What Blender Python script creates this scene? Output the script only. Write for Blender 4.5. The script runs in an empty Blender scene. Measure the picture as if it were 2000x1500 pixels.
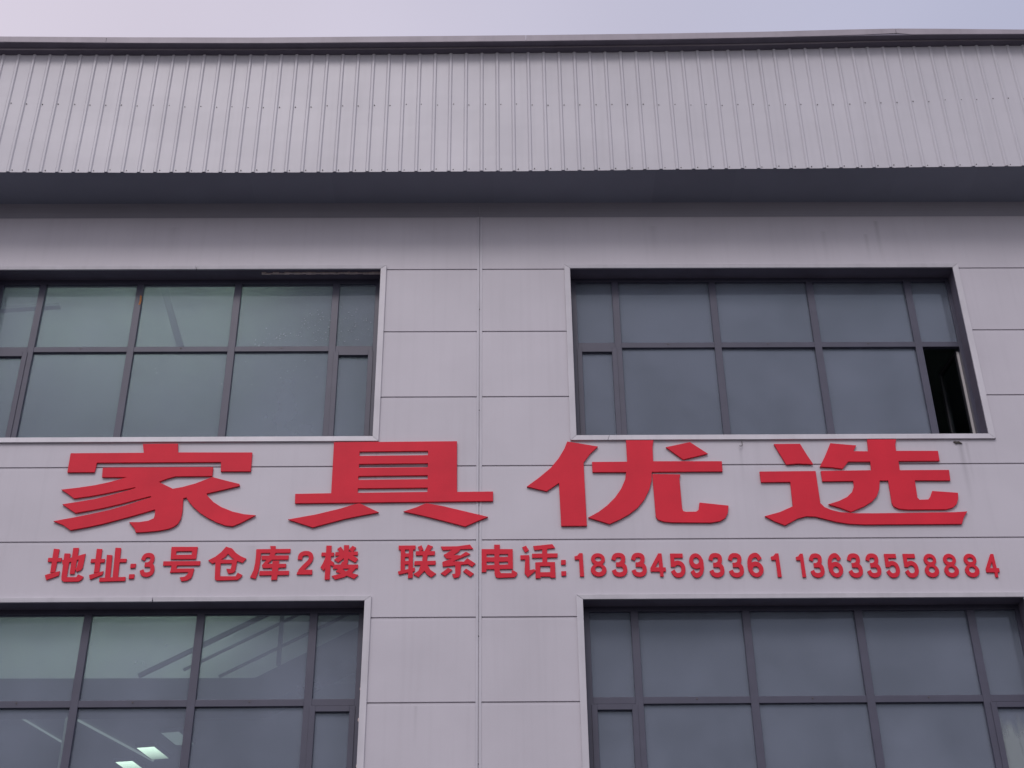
import bpy, bmesh, math, random
from mathutils import Matrix, Vector
from mathutils.geometry import delaunay_2d_cdt
random.seed(7)
S = bpy.context.scene
COL = S.collection

# ------------------------------------------------------------------ camera
PITCH, YAW, ROLL = 0.5621395, 0.0145555, -0.0115493
Fv = Vector((math.sin(YAW)*math.cos(PITCH), math.cos(YAW)*math.cos(PITCH), math.sin(PITCH)))
Rv = Vector((math.cos(YAW), -math.sin(YAW), 0.0)); Uv = Rv.cross(Fv)
R2 = math.cos(ROLL)*Rv + math.sin(ROLL)*Uv
U2 = -math.sin(ROLL)*Rv + math.cos(ROLL)*Uv
cd = bpy.data.cameras.new('camera'); cam = bpy.data.objects.new('camera', cd); COL.objects.link(cam)
m = Matrix((R2, U2, -Fv)).transposed().to_4x4(); m.translation = Vector((0, -15.6, 1.5))
cam.matrix_world = m
cd.sensor_width = 36.0; cd.lens = 50.4; cd.clip_start = 0.1; cd.clip_end = 6000
S.camera = cam

# ------------------------------------------------------------------ sky
SUN_EL, SUN_AZ = math.radians(48), math.radians(195)     # veiled light from behind the camera
w = bpy.data.worlds.new('World'); S.world = w; w.use_nodes = True
nt = w.node_tree; nt.nodes.clear(); L = nt.links.new
out = nt.nodes.new('ShaderNodeOutputWorld')
sky = nt.nodes.new('ShaderNodeTexSky'); sky.sky_type = 'NISHITA'; sky.sun_disc = False
sky.sun_elevation = SUN_EL; sky.sun_rotation = SUN_AZ; sky.altitude = 50; sky.air_density = 1.2; sky.dust_density = 3.0
b1 = nt.nodes.new('ShaderNodeBackground'); b1.inputs['Strength'].default_value = 0.03
L(sky.outputs[0], b1.inputs[0])
tc = nt.nodes.new('ShaderNodeTexCoord'); sx = nt.nodes.new('ShaderNodeSeparateXYZ'); L(tc.outputs['Generated'], sx.inputs[0])
def mr(sock, a, b, c=0.0, d=1.0):
    n = nt.nodes.new('ShaderNodeMapRange'); n.interpolation_type = 'SMOOTHSTEP'
    n.inputs[1].default_value = a; n.inputs[2].default_value = b; n.inputs[3].default_value = c; n.inputs[4].default_value = d
    L(sock, n.inputs[0]); return n.outputs[0]
def mixc(f, a, b):
    n = nt.nodes.new('ShaderNodeMix'); n.data_type = 'RGBA'
    L(f, n.inputs[0])
    for s_, v in ((6, a), (7, b)):
        if isinstance(v, tuple): n.inputs[s_].default_value = v + (1,)
        else: L(v, n.inputs[s_])
    return n.outputs[2]
# thin veil of evening cloud: pink towards the left, blue towards the right, brighter at the sunset side
front = mixc(mr(sx.outputs['X'], -0.40, 0.42), (0.745, 0.665, 0.755), (0.465, 0.465, 0.60))
sunset = mixc(mr(sx.outputs['Z'], 0.56, 0.85), (0.56, 0.53, 0.63), (1.30, 1.25, 1.45))
allsky = mixc(mr(sx.outputs['Y'], -0.5, 0.45), sunset, front)
nz = nt.nodes.new('ShaderNodeTexNoise'); nz.inputs['Scale'].default_value = 3.0; nz.inputs['Detail'].default_value = 2.0
L(tc.outputs['Generated'], nz.inputs['Vector'])
mul = nt.nodes.new('ShaderNodeMix'); mul.data_type = 'RGBA'; mul.blend_type = 'MULTIPLY'; mul.inputs[0].default_value = 1
L(allsky, mul.inputs[6])
L(mixc(mr(nz.outputs[0], 0.3, 0.7), (0.95, 0.95, 0.95), (1.05, 1.05, 1.05)), mul.inputs[7])
b2 = nt.nodes.new('ShaderNodeBackground'); b2.inputs['Strength'].default_value = 0.9
L(mul.outputs[2], b2.inputs[0])
ad = nt.nodes.new('ShaderNodeAddShader'); L(b1.outputs[0], ad.inputs[0]); L(b2.outputs[0], ad.inputs[1]); L(ad.outputs[0], out.inputs[0])
# ------------------------------------------------------------------ sun (veiled, very soft)
ld = bpy.data.lights.new('sun', 'SUN'); ld.energy = 0.8; ld.angle = math.radians(18); ld.color = (1.0, 0.93, 0.96)
sun = bpy.data.objects.new('sun', ld); COL.objects.link(sun)
az = SUN_AZ
dirv = Vector((math.sin(az)*math.cos(SUN_EL), math.cos(az)*math.cos(SUN_EL), math.sin(SUN_EL)))
sun.rotation_euler = dirv.to_track_quat('Z', 'Y').to_euler(); sun.location = (-8, -20, 12)
S.view_settings.view_transform = 'Standard'; S.view_settings.look = 'None'
S.view_settings.exposure = 0.0; S.view_settings.gamma = 1.0; S.view_settings.use_curve_mapping = False
S.cycles.max_bounces = 8; S.cycles.transparent_max_bounces = 12

# ------------------------------------------------------------------ materials
def mat(name, col, rough=0.5, metal=0.0, var=0.06, vscale=1.2, streak=0.0, bump=0.0, bscale=40.0, spec=0.5, fine=0.0, cell=None, drips=()):
    mt = bpy.data.materials.new(name); mt.use_nodes = True; t = mt.node_tree; N = t.nodes; K = t.links.new
    b = N['Principled BSDF']; b.inputs['Roughness'].default_value = rough; b.inputs['Metallic'].default_value = metal
    b.inputs['Specular IOR Level'].default_value = spec
    co = N.new('ShaderNodeTexCoord'); src = co.outputs['Object']
    n1 = N.new('ShaderNodeTexNoise'); n1.inputs['Scale'].default_value = vscale; n1.inputs['Detail'].default_value = 5
    K(src, n1.inputs['Vector'])
    r = N.new('ShaderNodeMapRange'); r.inputs[1].default_value = .3; r.inputs[2].default_value = .7
    r.inputs[3].default_value = 1-var; r.inputs[4].default_value = 1+var; K(n1.outputs[0], r.inputs[0])
    v = r.outputs[0]
    def mulv(a, b_):
        q = N.new('ShaderNodeMath'); q.operation = 'MULTIPLY'; K(a, q.inputs[0]); K(b_, q.inputs[1]); return q.outputs[0]
    if streak:
        mp = N.new('ShaderNodeMapping'); mp.inputs['Scale'].default_value = (9, 9, 0.35); K(src, mp.inputs[0])
        n2 = N.new('ShaderNodeTexNoise'); n2.inputs['Scale'].default_value = 1.3; n2.inputs['Detail'].default_value = 6; K(mp.outputs[0], n2.inputs['Vector'])
        r2 = N.new('ShaderNodeMapRange'); r2.inputs[1].default_value = .5; r2.inputs[2].default_value = .8
        r2.inputs[3].default_value = 1; r2.inputs[4].default_value = 1-streak; K(n2.outputs[0], r2.inputs[0]); v = mulv(v, r2.outputs[0])
    if fine:
        n3 = N.new('ShaderNodeTexNoise'); n3.inputs['Scale'].default_value = 90; n3.inputs['Detail'].default_value = 3; K(src, n3.inputs['Vector'])
        r3 = N.new('ShaderNodeMapRange'); r3.inputs[1].default_value = .3; r3.inputs[2].default_value = .7
        r3.inputs[3].default_value = 1-fine; r3.inputs[4].default_value = 1+fine; K(n3.outputs[0], r3.inputs[0]); v = mulv(v, r3.outputs[0])
    def M1(op, a, b_=0.0, c_=0.0):
        q = N.new('ShaderNodeMath'); q.operation = op
        for i_, s_ in enumerate((a, b_, c_)):
            if isinstance(s_, (int, float)): q.inputs[i_].default_value = s_
            else: K(s_, q.inputs[i_])
        return q.outputs[0]
    if cell or drips:
        sp_ = N.new('ShaderNodeSeparateXYZ'); K(src, sp_.inputs[0]); X_, Z_ = sp_.outputs['X'], sp_.outputs['Z']
    if cell:                                         # each sheet has a tone of its own
        ox, px_, oz, pz, am = cell
        cx_ = N.new('ShaderNodeCombineXYZ')
        K(M1('FLOOR', M1('DIVIDE', M1('SUBTRACT', X_, ox), px_)), cx_.inputs[0]); K(M1('FLOOR', M1('DIVIDE', M1('SUBTRACT', Z_, oz), pz)), cx_.inputs[1])
        wn_ = N.new('ShaderNodeTexWhiteNoise'); wn_.noise_dimensions = '2D'; K(cx_.outputs[0], wn_.inputs['Vector'])
        v = mulv(v, M1('MULTIPLY_ADD', wn_.outputs['Value'], 2*am, 1-am))
    for x0, z1_, wd, ln, am in drips:                # rain stains below seams and sill ends
        ax = M1('SUBTRACT', 1.0, M1('DIVIDE', M1('ABSOLUTE', M1('SUBTRACT', X_, x0)), wd)); ax = M1('MAXIMUM', ax, 0.0)
        az_ = M1('DIVIDE', M1('SUBTRACT', z1_, Z_), ln)
        fz = M1('MULTIPLY', M1('GREATER_THAN', az_, 0.0), M1('MAXIMUM', M1('SUBTRACT', 1.0, az_), 0.0))
        v = mulv(v, M1('SUBTRACT', 1.0, M1('MULTIPLY', M1('MULTIPLY', ax, fz), am*1.6)))
    vm = N.new('ShaderNodeVectorMath'); vm.operation = 'SCALE'; vm.inputs[0].default_value = col; K(v, vm.inputs['Scale'])
    K(vm.outputs[0], b.inputs['Base Color'])
    if bump:
        nb = N.new('ShaderNodeTexNoise'); nb.inputs['Scale'].default_value = bscale; nb.inputs['Detail'].default_value = 3; K(src, nb.inputs['Vector'])
        bp = N.new('ShaderNodeBump'); bp.inputs['Strength'].default_value = bump; bp.inputs['Distance'].default_value = .01
        K(nb.outputs[0], bp.inputs['Height']); K(bp.outputs[0], b.inputs['Normal'])
    return mt
M = {}
M['wall'] = mat('painted_sandwich_panel', (.555, .532, .570), .45, var=.05, vscale=.9, streak=.045, bump=.16, bscale=2.2, fine=.02,
    cell=(-.193, 7.753, .97, 1.0165, .014),
    drips=[(5.85, 10.43, .05, 1.0, .16), (5.93, 10.43, .03, .6, .12), (5.30, 13.98, .045, .75, .13), (5.13, 13.75, .04, .5, .10), (4.55, 13.8, .05, .6, .07), (3.08, 10.40, .03, .5, .10),
           (-1.47, 10.47, .03, .9, .10), (.985, 10.47, .03, .8, .10), (.975, 6.9, .03, .8, .10), (-2.9, 9.05, .10, .5, .05), (2.2, 13.9, .08, .6, .06), (-4.4, 13.9, .10, .6, .06), (-.9, 7.05, .03, .5, .07), (.35, 9.10, .04, .6, .06)])
M['strip'] = mat('joint_cover_metal', (.54, .525, .565), .4, var=.05, vscale=3, streak=.05)
M['trim'] = mat('folded_flashing', (.59, .575, .605), .4, var=.07, vscale=2.5, streak=.08, bump=.1, bscale=5)
M['fascia'] = mat('corrugated_sheet', (.545, .535, .565), .42, var=.035, vscale=1.1, streak=.06, bump=.12, bscale=3, cell=(-6.9, 1.101, 10, 20, .018))
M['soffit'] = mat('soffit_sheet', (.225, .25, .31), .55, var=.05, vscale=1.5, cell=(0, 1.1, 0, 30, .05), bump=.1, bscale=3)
M['eave_shade'] = mat('eave_shade_tone', (.29, .285, .325), .6, var=.05)  # dark tone standing in for the deepest eave shadow
M['coping'] = mat('coping_metal', (.36, .325, .36), .5, var=.10, vscale=2.2, streak=.10, bump=.2, bscale=4)
M['frame'] = mat('grey_window_aluminium', (.068, .069, .102), .4, var=.09, vscale=4)
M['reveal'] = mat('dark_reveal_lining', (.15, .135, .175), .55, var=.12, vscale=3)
M['red'] = mat('red_acrylic', (.70, .022, .045), .5, var=.08, vscale=2.0, bump=.05, bscale=6, spec=.2, fine=.02)
M['inner'] = mat('interior_plaster', (.34, .38, .35), .8, var=.05)
M['innerdark'] = mat('interior_steel', (.10, .11, .11), .6)
M['sashdark'] = mat('inner_sash_aluminium', (.030, .030, .036), .5)
M['stairdark'] = mat('dark_stair_steel', (.022, .024, .024), .7, spec=.2)
M['partition'] = mat('pale_partition', (.60, .63, .60), .8, var=.15, vscale=.8)
M['brace'] = mat('dusty_brace', (.34, .36, .35), .8)
M['white_metal'] = mat('white_tray', (.85, .85, .83), .5)
M['alu'] = mat('bare_aluminium', (.62, .60, .58), .4, metal=.2)
M['foam'] = mat('sealant', (.80, .66, .60), .8, var=.2, vscale=20)
M['white'] = mat('dried_white_paint', (.36, .40, .42), .8)
M['rust'] = mat('rusty_fleck', (.42, .17, .05), .8, var=.3, vscale=60)
M['screw'] = mat('screw_head', (.10, .09, .09), .5)
M['leaf'] = mat('withered_leaf', (.06, .05, .045), .8)
M['ground'] = mat('worn_concrete', (.058, .056, .058), .9, var=.2, vscale=.3, bump=.3, bscale=8)

def emit(name, col, s):
    mt = bpy.data.materials.new(name); mt.use_nodes = True; t = mt.node_tree; t.nodes.clear()
    e = t.nodes.new('ShaderNodeEmission'); e.inputs[0].default_value = col+(1,); e.inputs[1].default_value = s
    o = t.nodes.new('ShaderNodeOutputMaterial'); t.links.new(e.outputs[0], o.inputs[0]); return mt
M['lamp'] = emit('lit_fluorescent_diffuser', (.86, 1.0, .86), 4.5)
_t = M['lamp'].node_tree; _c = _t.nodes.new('ShaderNodeTexCoord'); _s = _t.nodes.new('ShaderNodeSeparateXYZ'); _r = _t.nodes.new('ShaderNodeMapRange')   # emission fades from one end of the diffuser to the other
_r.inputs[1].default_value = -.32; _r.inputs[2].default_value = .30; _r.inputs[3].default_value = 3.6; _r.inputs[4].default_value = .7
_t.links.new(_c.outputs['Object'], _s.inputs[0]); _t.links.new(_s.outputs['Y'], _r.inputs[0]); _t.links.new(_r.outputs[0], _t.nodes['Emission'].inputs[1])

def glass(name, refl, tint, dirt=(.0, .03)):
    mt = bpy.data.materials.new(name); mt.use_nodes = True; t = mt.node_tree; N = t.nodes; K = t.links.new; N.clear()
    o = N.new('ShaderNodeOutputMaterial'); tr = N.new('ShaderNodeBsdfTransparent'); tr.inputs[0].default_value = tint+(1,)
    g = N.new('ShaderNodeBsdfGlossy'); g.inputs['Color'].default_value = refl+(1,); g.inputs['Roughness'].default_value = .02
    d = N.new('ShaderNodeBsdfDiffuse'); d.inputs[0].default_value = (.54, .60, .745, 1)
    fr = N.new('ShaderNodeFresnel'); fr.inputs[0].default_value = 1.5
    co = N.new('ShaderNodeTexCoord')
    nb = N.new('ShaderNodeTexNoise'); nb.inputs['Scale'].default_value = .7; nb.inputs['Detail'].default_value = 1; K(co.outputs['Object'], nb.inputs['Vector'])
    bp = N.new('ShaderNodeBump'); bp.inputs['Strength'].default_value = .25; bp.inputs['Distance'].default_value = .03
    K(nb.outputs[0], bp.inputs['Height']); K(bp.outputs[0], g.inputs['Normal'])
    mx = N.new('ShaderNodeMixShader'); fa = N.new('ShaderNodeMath'); fa.operation = 'MULTIPLY_ADD'
    fa.inputs[1].default_value = .75; fa.inputs[2].default_value = .005; K(fr.outputs[0], fa.inputs[0]); K(fa.outputs[0], mx.inputs[0])
    K(tr.outputs[0], mx.inputs[1]); K(g.outputs[0], mx.inputs[2])
    n2 = N.new('ShaderNodeTexNoise'); n2.inputs['Scale'].default_value = .9; n2.inputs['Detail'].default_value = 4; n2.inputs['Roughness'].default_value = .55
    K(co.outputs['Object'], n2.inputs['Vector'])
    r = N.new('ShaderNodeMapRange'); r.inputs[1].default_value = .35; r.inputs[2].default_value = .75
    r.inputs[3].default_value = dirt[0]; r.inputs[4].default_value = dirt[1]; K(n2.outputs[0], r.inputs[0])
    m2 = N.new('ShaderNodeMixShader'); K(r.outputs[0], m2.inputs[0]); K(mx.outputs[0], m2.inputs[1]); K(d.outputs[0], m2.inputs[2])
    K(m2.outputs[0], o.inputs[0]); return mt
M['glass'] = glass('coated_window_glass', (.80, .87, 1.0), (.66, .73, .70), (.19, .29))
M['clear'] = glass('clear_dark_glass', (.7, .75, .8), (.80, .84, .82), (.0, .012))

# ------------------------------------------------------------------ mesh helpers
def box(bm, x0, x1, y0, y1, z0, z1):
    v = [bm.verts.new(p) for p in ((x0,y0,z0),(x1,y0,z0),(x1,y1,z0),(x0,y1,z0),(x0,y0,z1),(x1,y0,z1),(x1,y1,z1),(x0,y1,z1))]
    for f in ((0,3,2,1),(4,5,6,7),(0,1,5,4),(1,2,6,5),(2,3,7,6),(3,0,4,7)): bm.faces.new([v[i] for i in f])
def obj(name, bm, m_, parent=None, bevel=0.0):
    bmesh.ops.recalc_face_normals(bm, faces=bm.faces)
    me = bpy.data.meshes.new(name); bm.to_mesh(me); bm.free(); me.materials.append(M[m_] if isinstance(m_, str) else m_)
    o = bpy.data.objects.new(name, me); COL.objects.link(o)
    if parent: o.parent = parent
    if bevel:
        bv = o.modifiers.new('bevel', 'BEVEL'); bv.width = bevel; bv.segments = 2; bv.limit_method = 'ANGLE'
    return o
def boxes(name, lst, m_, parent=None, bevel=0.0):      # one object per box
    for b in lst:
        bm = bmesh.new(); box(bm, *b); o = obj(name, bm, m_, parent, bevel)
    return o
def bar(bm, p0, p1, wd, dp):                       # square bar from p0 to p1
    a, b = Vector(p0), Vector(p1); d = (b-a).normalized()
    u = d.cross(Vector((0, 1, 0))); u = u.normalized() if u.length > 1e-4 else Vector((1, 0, 0)); v = d.cross(u)
    c = [[bm.verts.new(q + u*(sx_*wd/2) + v*(sy_*dp/2)) for sx_, sy_ in ((-1,-1),(1,-1),(1,1),(-1,1))] for q in (a, b)]
    for i in range(4): bm.faces.new((c[0][i], c[0][(i+1) % 4], c[1][(i+1) % 4], c[1][i]))
    bm.faces.new(c[0][::-1]); bm.faces.new(c[1])
def tag(o, label, cat, group=None, kind=None):
    if kind: o['kind'] = kind
    else: o['label'] = label; o['category'] = cat
    if group: o['group'] = group
    return o
def empty(name, loc=(0, 0, 0)):
    o = bpy.data.objects.new(name, None); COL.objects.link(o); o.location = loc; return o

# ------------------------------------------------------------------ ground
g = boxes('ground', [(-400, 400, -400, 400, -1.0, 0.0)], 'ground'); tag(g, None, None, kind='structure')

# ------------------------------------------------------------------ the building
B = empty('warehouse_building')
tag(B, 'pale mauve metal clad warehouse with ribbed eaves band and dark grey windows', 'building')
XL, XR = -15.6, 15.2
SOF = 14.26                                         # soffit height
OPEN = {'up': (10.52, 13.195), 'low': (5.68, 8.355)}   # wall openings
COLS = [(-14.48, -9.26), (-6.755, -1.50), (1.0, 6.26), (8.75, 14.0)]
VJ = [-7.95, -0.193, 7.56]                          # vertical joint covers
HJ = [15.2-1.018*i for i in range(2, 15)]
HJ = [13.165, 12.147, 11.137, 10.13, 9.112, 8.115, 7.086, 6.07, 5.05, 4.03, 3.01, 1.99, .97]
def wall_piece(bm, x0, x1, z0, z1):
    prof = []                                       # (z, y) from bottom to top
    js = sorted(j for j in HJ if z0+.04 < j < z1-.02)
    prof.append((z0, 0))
    for j in js:
        prof += [(j-.034, 0), (j-.032, .004), (j-.007, .004), (j-.005, .022), (j+.006, .022), (j+.009, 0)]
    prof.append((z1, 0))
    A_ = [bm.verts.new((x0, y, z)) for z, y in prof]; C_ = [bm.verts.new((x1, y, z)) for z, y in prof]
    back = [bm.verts.new((x, .14, z)) for x, z in ((x0, z0), (x1, z0), (x1, z1), (x0, z1))]
    for i in range(len(prof)-1): bm.faces.new((A_[i], C_[i], C_[i+1], A_[i+1]))
    bm.faces.new((A_[0], back[0], back[1], C_[0])); bm.faces.new((A_[-1], C_[-1], back[2], back[3]))
    bm.faces.new(A_ + [back[3], back[0]]); bm.faces.new(C_[::-1] + [back[1], back[2]]); bm.faces.new(back)
bm = bmesh.new()
edges = [XL] + [v for j in VJ for v in (j-.034, j+.034)] + [XR]
for a, b in zip(edges[0::2], edges[1::2]):
    cs = [c for c in COLS if a <= c[0] and c[1] <= b]
    for z0, z1 in ((0, OPEN['low'][0]), (OPEN['low'][1], OPEN['up'][0]), (OPEN['up'][1], SOF+.1)):
        wall_piece(bm, a, b, z0, z1)
    for z0, z1 in OPEN.values():
        xs = [a] + [v for c in cs for v in c] + [b]
        for p, q in zip(xs[0::2], xs[1::2]):
            wall_piece(bm, p, q, z0, z1)
obj('wall', bm, 'wall', B)
for j in VJ:
    bm = bmesh.new()
    box(bm, j-.0335, j-.006, -.006, .10, 0, SOF-.195); box(bm, j+.006, j+.0335, -.006, .10, 0, SOF-.195)
    box(bm, j-.0058, j+.0058, .012, .09, 0, SOF+.05)
    o = obj('joint_cover', bm, 'strip', B)
    z = 6.4
    while z < 13.9:
        bm = bmesh.new(); bmesh.ops.create_cone(bm, cap_ends=True, segments=8, radius1=.007, radius2=.005, depth=.008,
            matrix=Matrix.Translation((j, .009, z+random.uniform(-.05, .05))) @ Matrix.Rotation(math.pi/2, 4, 'X')); z += 1.53
        obj('rivet', bm, 'screw', o)

# windows ------------------------------------------------------------
REF = [1.115, 1.603, 1.692, 2.925, 3.016, 4.258, 4.352, 5.596, 5.689, 6.180]   # glass edges of the right column
def window(ci, row):
    x0, x1 = COLS[ci]; z0, z1 = OPEN[row]
    if ci == 2: mp = lambda x: x
    else:
        ax, bx = x0+.108-.0, x1-.104+.02
        mp = lambda x: ax + (x-1.115)*(bx-ax)/(6.180-1.115)
    if ci == 1: mp = lambda x: -6.645 + (x-1.115)*(5.036/5.065)
    gx = [mp(x) for x in REF]
    tz = {('up', 1): (11.98, 12.06), ('up', 2): (12.018, 12.098)}.get((row, ci), (12.0, 12.08)) if row == 'up' else (7.128, 7.210)
    top = {('up', 1): 13.078}.get((row, ci), 13.092) if row == 'up' else 8.262
    bot = z0+.10
    K_ = 15.85/15.80                                # frame stands 5 cm deeper in the recess
    gx = [v*K_ for v in gx]; tz = tuple((v-1.5)*K_+1.5 for v in tz); top = (top-1.5)*K_+1.5
    Y0, Y1 = .25, .325
    bm = bmesh.new()
    ox0, ox1, oz0, oz1 = x0-.03, x1+.03, z0-.03, z1+.03
    box(bm, ox0, ox1, Y0, Y1, top, oz1); box(bm, ox0, ox1, Y0, Y1, oz0, bot)
    box(bm, ox0, gx[0], Y0, Y1, bot, top); box(bm, min(gx[9], ox1-.01), ox1, Y0, Y1, bot, top)
    for i in (1, 3, 5, 7): box(bm, gx[i], gx[i+1], Y0, Y1, bot, top)
    for i in (0, 2, 4, 6, 8): box(bm, gx[i], gx[i+1], Y0+.003, Y1-.003, tz[0], tz[1])
    wn = obj('window', bm, 'frame', B, bevel=.003)
    # drain plugs on the transom
    for i in (2, 4, 6):
        bm = bmesh.new(); bmesh.ops.create_cone(bm, cap_ends=True, segments=8, radius1=.011, radius2=.009, depth=.006,
            matrix=Matrix.Translation(((gx[i]+gx[i+1])/2, Y0-.001, tz[0]+.055)) @ Matrix.Rotation(math.pi/2, 4, 'X'))
        obj('drain_plug', bm, 'screw', wn)
    # glazing, each pane a touch out of plane like real glass
    gy = Y0+.04
    def pane(a, b, c, d, yy=gy):
        e = [random.uniform(-.003, .003) for _ in range(3)]
        q = [(a-.01, yy+e[0], c-.01), (b+.01, yy+e[1], c-.01), (b+.01, yy+e[1]+e[2]-e[0], d+.01), (a-.01, yy+e[2], d+.01)]
        bm = bmesh.new(); f = [bm.verts.new(p) for p in q]; k = [bm.verts.new((p[0], p[1]+.006, p[2])) for p in q]
        bm.faces.new(f); bm.faces.new(k[::-1])
        for i in range(4): bm.faces.new((f[i], k[i], k[(i+1) % 4], f[(i+1) % 4]))
        obj('pane', bm, 'glass', wn)
    for i in (0, 2, 4, 6, 8): pane(gx[i], gx[i+1], tz[1], top)
    for i in (2, 4, 6): pane(gx[i], gx[i+1], bot, tz[0])
    is_open = (ci == 2 and row == 'up')
    sashes = [(gx[0]-.02, gx[1]+.02, False), (gx[8]-.02, gx[9]+.012, is_open)]
    for a, b, op in sashes:
        sw = .066
        if not op:
            pane(a+sw, b-sw, bot+sw, tz[0]-sw-.008, Y0+.03)
            s = bmesh.new(); t0, t1 = bot+.002, tz[0]-.006
            box(s, a, a+sw, Y0-.012, Y0+.06, t0, t1); box(s, b-sw, b, Y0-.012, Y0+.06, t0, t1)
            box(s, a+sw, b-sw, Y0-.012, Y0+.06, t1-sw, t1); box(s, a+sw, b-sw, Y0-.012, Y0+.06, t0, t0+sw)
            obj('casement_sash', s, 'frame', wn, bevel=.003)
        else:                                          # opened inwards, hinged on the right
            L_ = .60; t0, t1 = bot+.01, tz[0]-.012; hx, hy = b-.005, Y1+.004
            ang = math.radians(97)
            R_ = Matrix.Translation((hx, hy, 0)) @ Matrix.Rotation(ang, 4, 'Z')
            s = bmesh.new()
            # local: x from 0 to L_, y thickness .05
            for bb in ((0, .055), (L_-.055, L_)): box(s, bb[0], bb[1], 0, .045, t0, t1)
            box(s, .055, L_-.055, 0, .045, t1-.055, t1); box(s, .055, L_-.055, 0, .045, t0, t0+.055)
            s.transform(R_); obj('casement_sash', s, 'sashdark', wn, bevel=.003)
            s = bmesh.new(); box(s, -.010, -.001, .006, .040, t0, t1-.03); s.transform(R_); obj('sash_gasket', s, 'alu', wn)
            s = bmesh.new(); box(s, .05, L_-.05, .018, .026, t0+.05, t1-.05); s.transform(R_)
            obj('pane', s, 'clear', wn)
    # dark lining of the recess
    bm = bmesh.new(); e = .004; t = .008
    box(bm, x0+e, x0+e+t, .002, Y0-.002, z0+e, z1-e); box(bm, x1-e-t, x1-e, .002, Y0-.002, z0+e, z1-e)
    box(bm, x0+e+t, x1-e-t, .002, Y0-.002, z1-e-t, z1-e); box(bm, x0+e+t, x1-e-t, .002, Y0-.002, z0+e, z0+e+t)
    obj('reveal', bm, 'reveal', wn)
    # folded flashing round the opening, mitred at the corners
    o_, i_ = .048, .030
    for side in range(4):
        bm = bmesh.new()
        X0, X1, Z0, Z1 = x0-o_, x1+o_, z0-o_+.005, z1+o_-.02
        x_0, x_1, z_0, z_1 = x0+i_, x1-i_, z0+i_, z1-i_
        w_ = [random.uniform(-.002, .002) for _ in range(4)]
        if side == 0: q = [(X0, Z1), (X1, Z1), (x_1, z_1), (x_0, z_1)]
        if side == 1: q = [(X1, Z1), (X1, Z0), (x_1, z_0), (x_1, z_1)]
        if side == 2: q = [(X1, Z0), (X0, Z0), (x_0, z_0), (x_1, z_0)]
        if side == 3: q = [(X0, Z0), (X0, Z1), (x_0, z_1), (x_0, z_0)]
        cx = sum(p[0] for p in q)/4; cz = sum(p[1] for p in q)/4
        gap = .0022
        if side in (0, 2): q = [(q[0][0]+(gap if q[0][0] < cx else -gap), q[0][1]), (q[1][0]+(gap if q[1][0] < cx else -gap), q[1][1]),
                                (q[2][0]+(gap if q[2][0] < cx else -gap), q[2][1]), (q[3][0]+(gap if q[3][0] < cx else -gap), q[3][1])]
        segs = [q]
        if side == 0 and ci == 1:                       # butt joint in the head flashing
            jx = -4.02 if row == 'up' else -4.01
            segs = [[q[0], (jx-.006, q[1][1]), (jx-.006, q[2][1]), q[3]], [(jx+.006, q[0][1]), q[1], q[2], (jx+.006, q[3][1])]]
        if side == 2 and ci == 2 and row == 'up':
            jx = 1.42
            segs = [[q[0], (jx+.002, q[1][1]), (jx+.03, q[2][1]), q[3]], [(jx-.002, q[0][1]), q[1], q[2], (jx+.026, q[3][1])]]
        for sg in segs:
            yf = [-.030+w_[k % 4] for k in range(4)]
            yf[2] += .006; yf[3] += .006
            f = [bm.verts.new((p[0], yf[k], p[1])) for k, p in enumerate(sg)]
            r = [bm.verts.new((p[0], .0015, p[1])) for p in sg]
            bm.faces.new(f); bm.faces.new(r[::-1])
            for i in range(4): bm.faces.new((f[i], r[i], r[(i+1) % 4], f[(i+1) % 4]))
        obj('window_trim', bm, 'trim', wn, bevel=.003)
    return wn, gx, tz, top, bot
WN = {}
for ci in range(4):
    for row in ('up', 'low'):
        WN[ci, row] = window(ci, row)

# soffit --------------------------------------------------------------
FY = -.74
# added curved strip at the soffit corner, shaped and darkened as eave shadow
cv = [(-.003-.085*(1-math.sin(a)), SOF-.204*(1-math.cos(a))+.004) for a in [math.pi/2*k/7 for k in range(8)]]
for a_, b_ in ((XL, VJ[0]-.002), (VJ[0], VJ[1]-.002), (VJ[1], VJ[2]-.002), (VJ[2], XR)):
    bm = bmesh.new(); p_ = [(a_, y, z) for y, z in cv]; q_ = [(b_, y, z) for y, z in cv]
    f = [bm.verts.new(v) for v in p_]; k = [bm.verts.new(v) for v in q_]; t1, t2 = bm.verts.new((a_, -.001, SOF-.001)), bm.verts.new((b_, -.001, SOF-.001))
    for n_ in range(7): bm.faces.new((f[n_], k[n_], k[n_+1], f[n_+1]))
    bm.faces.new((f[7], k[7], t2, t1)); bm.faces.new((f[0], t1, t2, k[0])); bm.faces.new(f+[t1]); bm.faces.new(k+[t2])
    o = obj('eave_shade_strip', bm, 'eave_shade', B)

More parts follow.
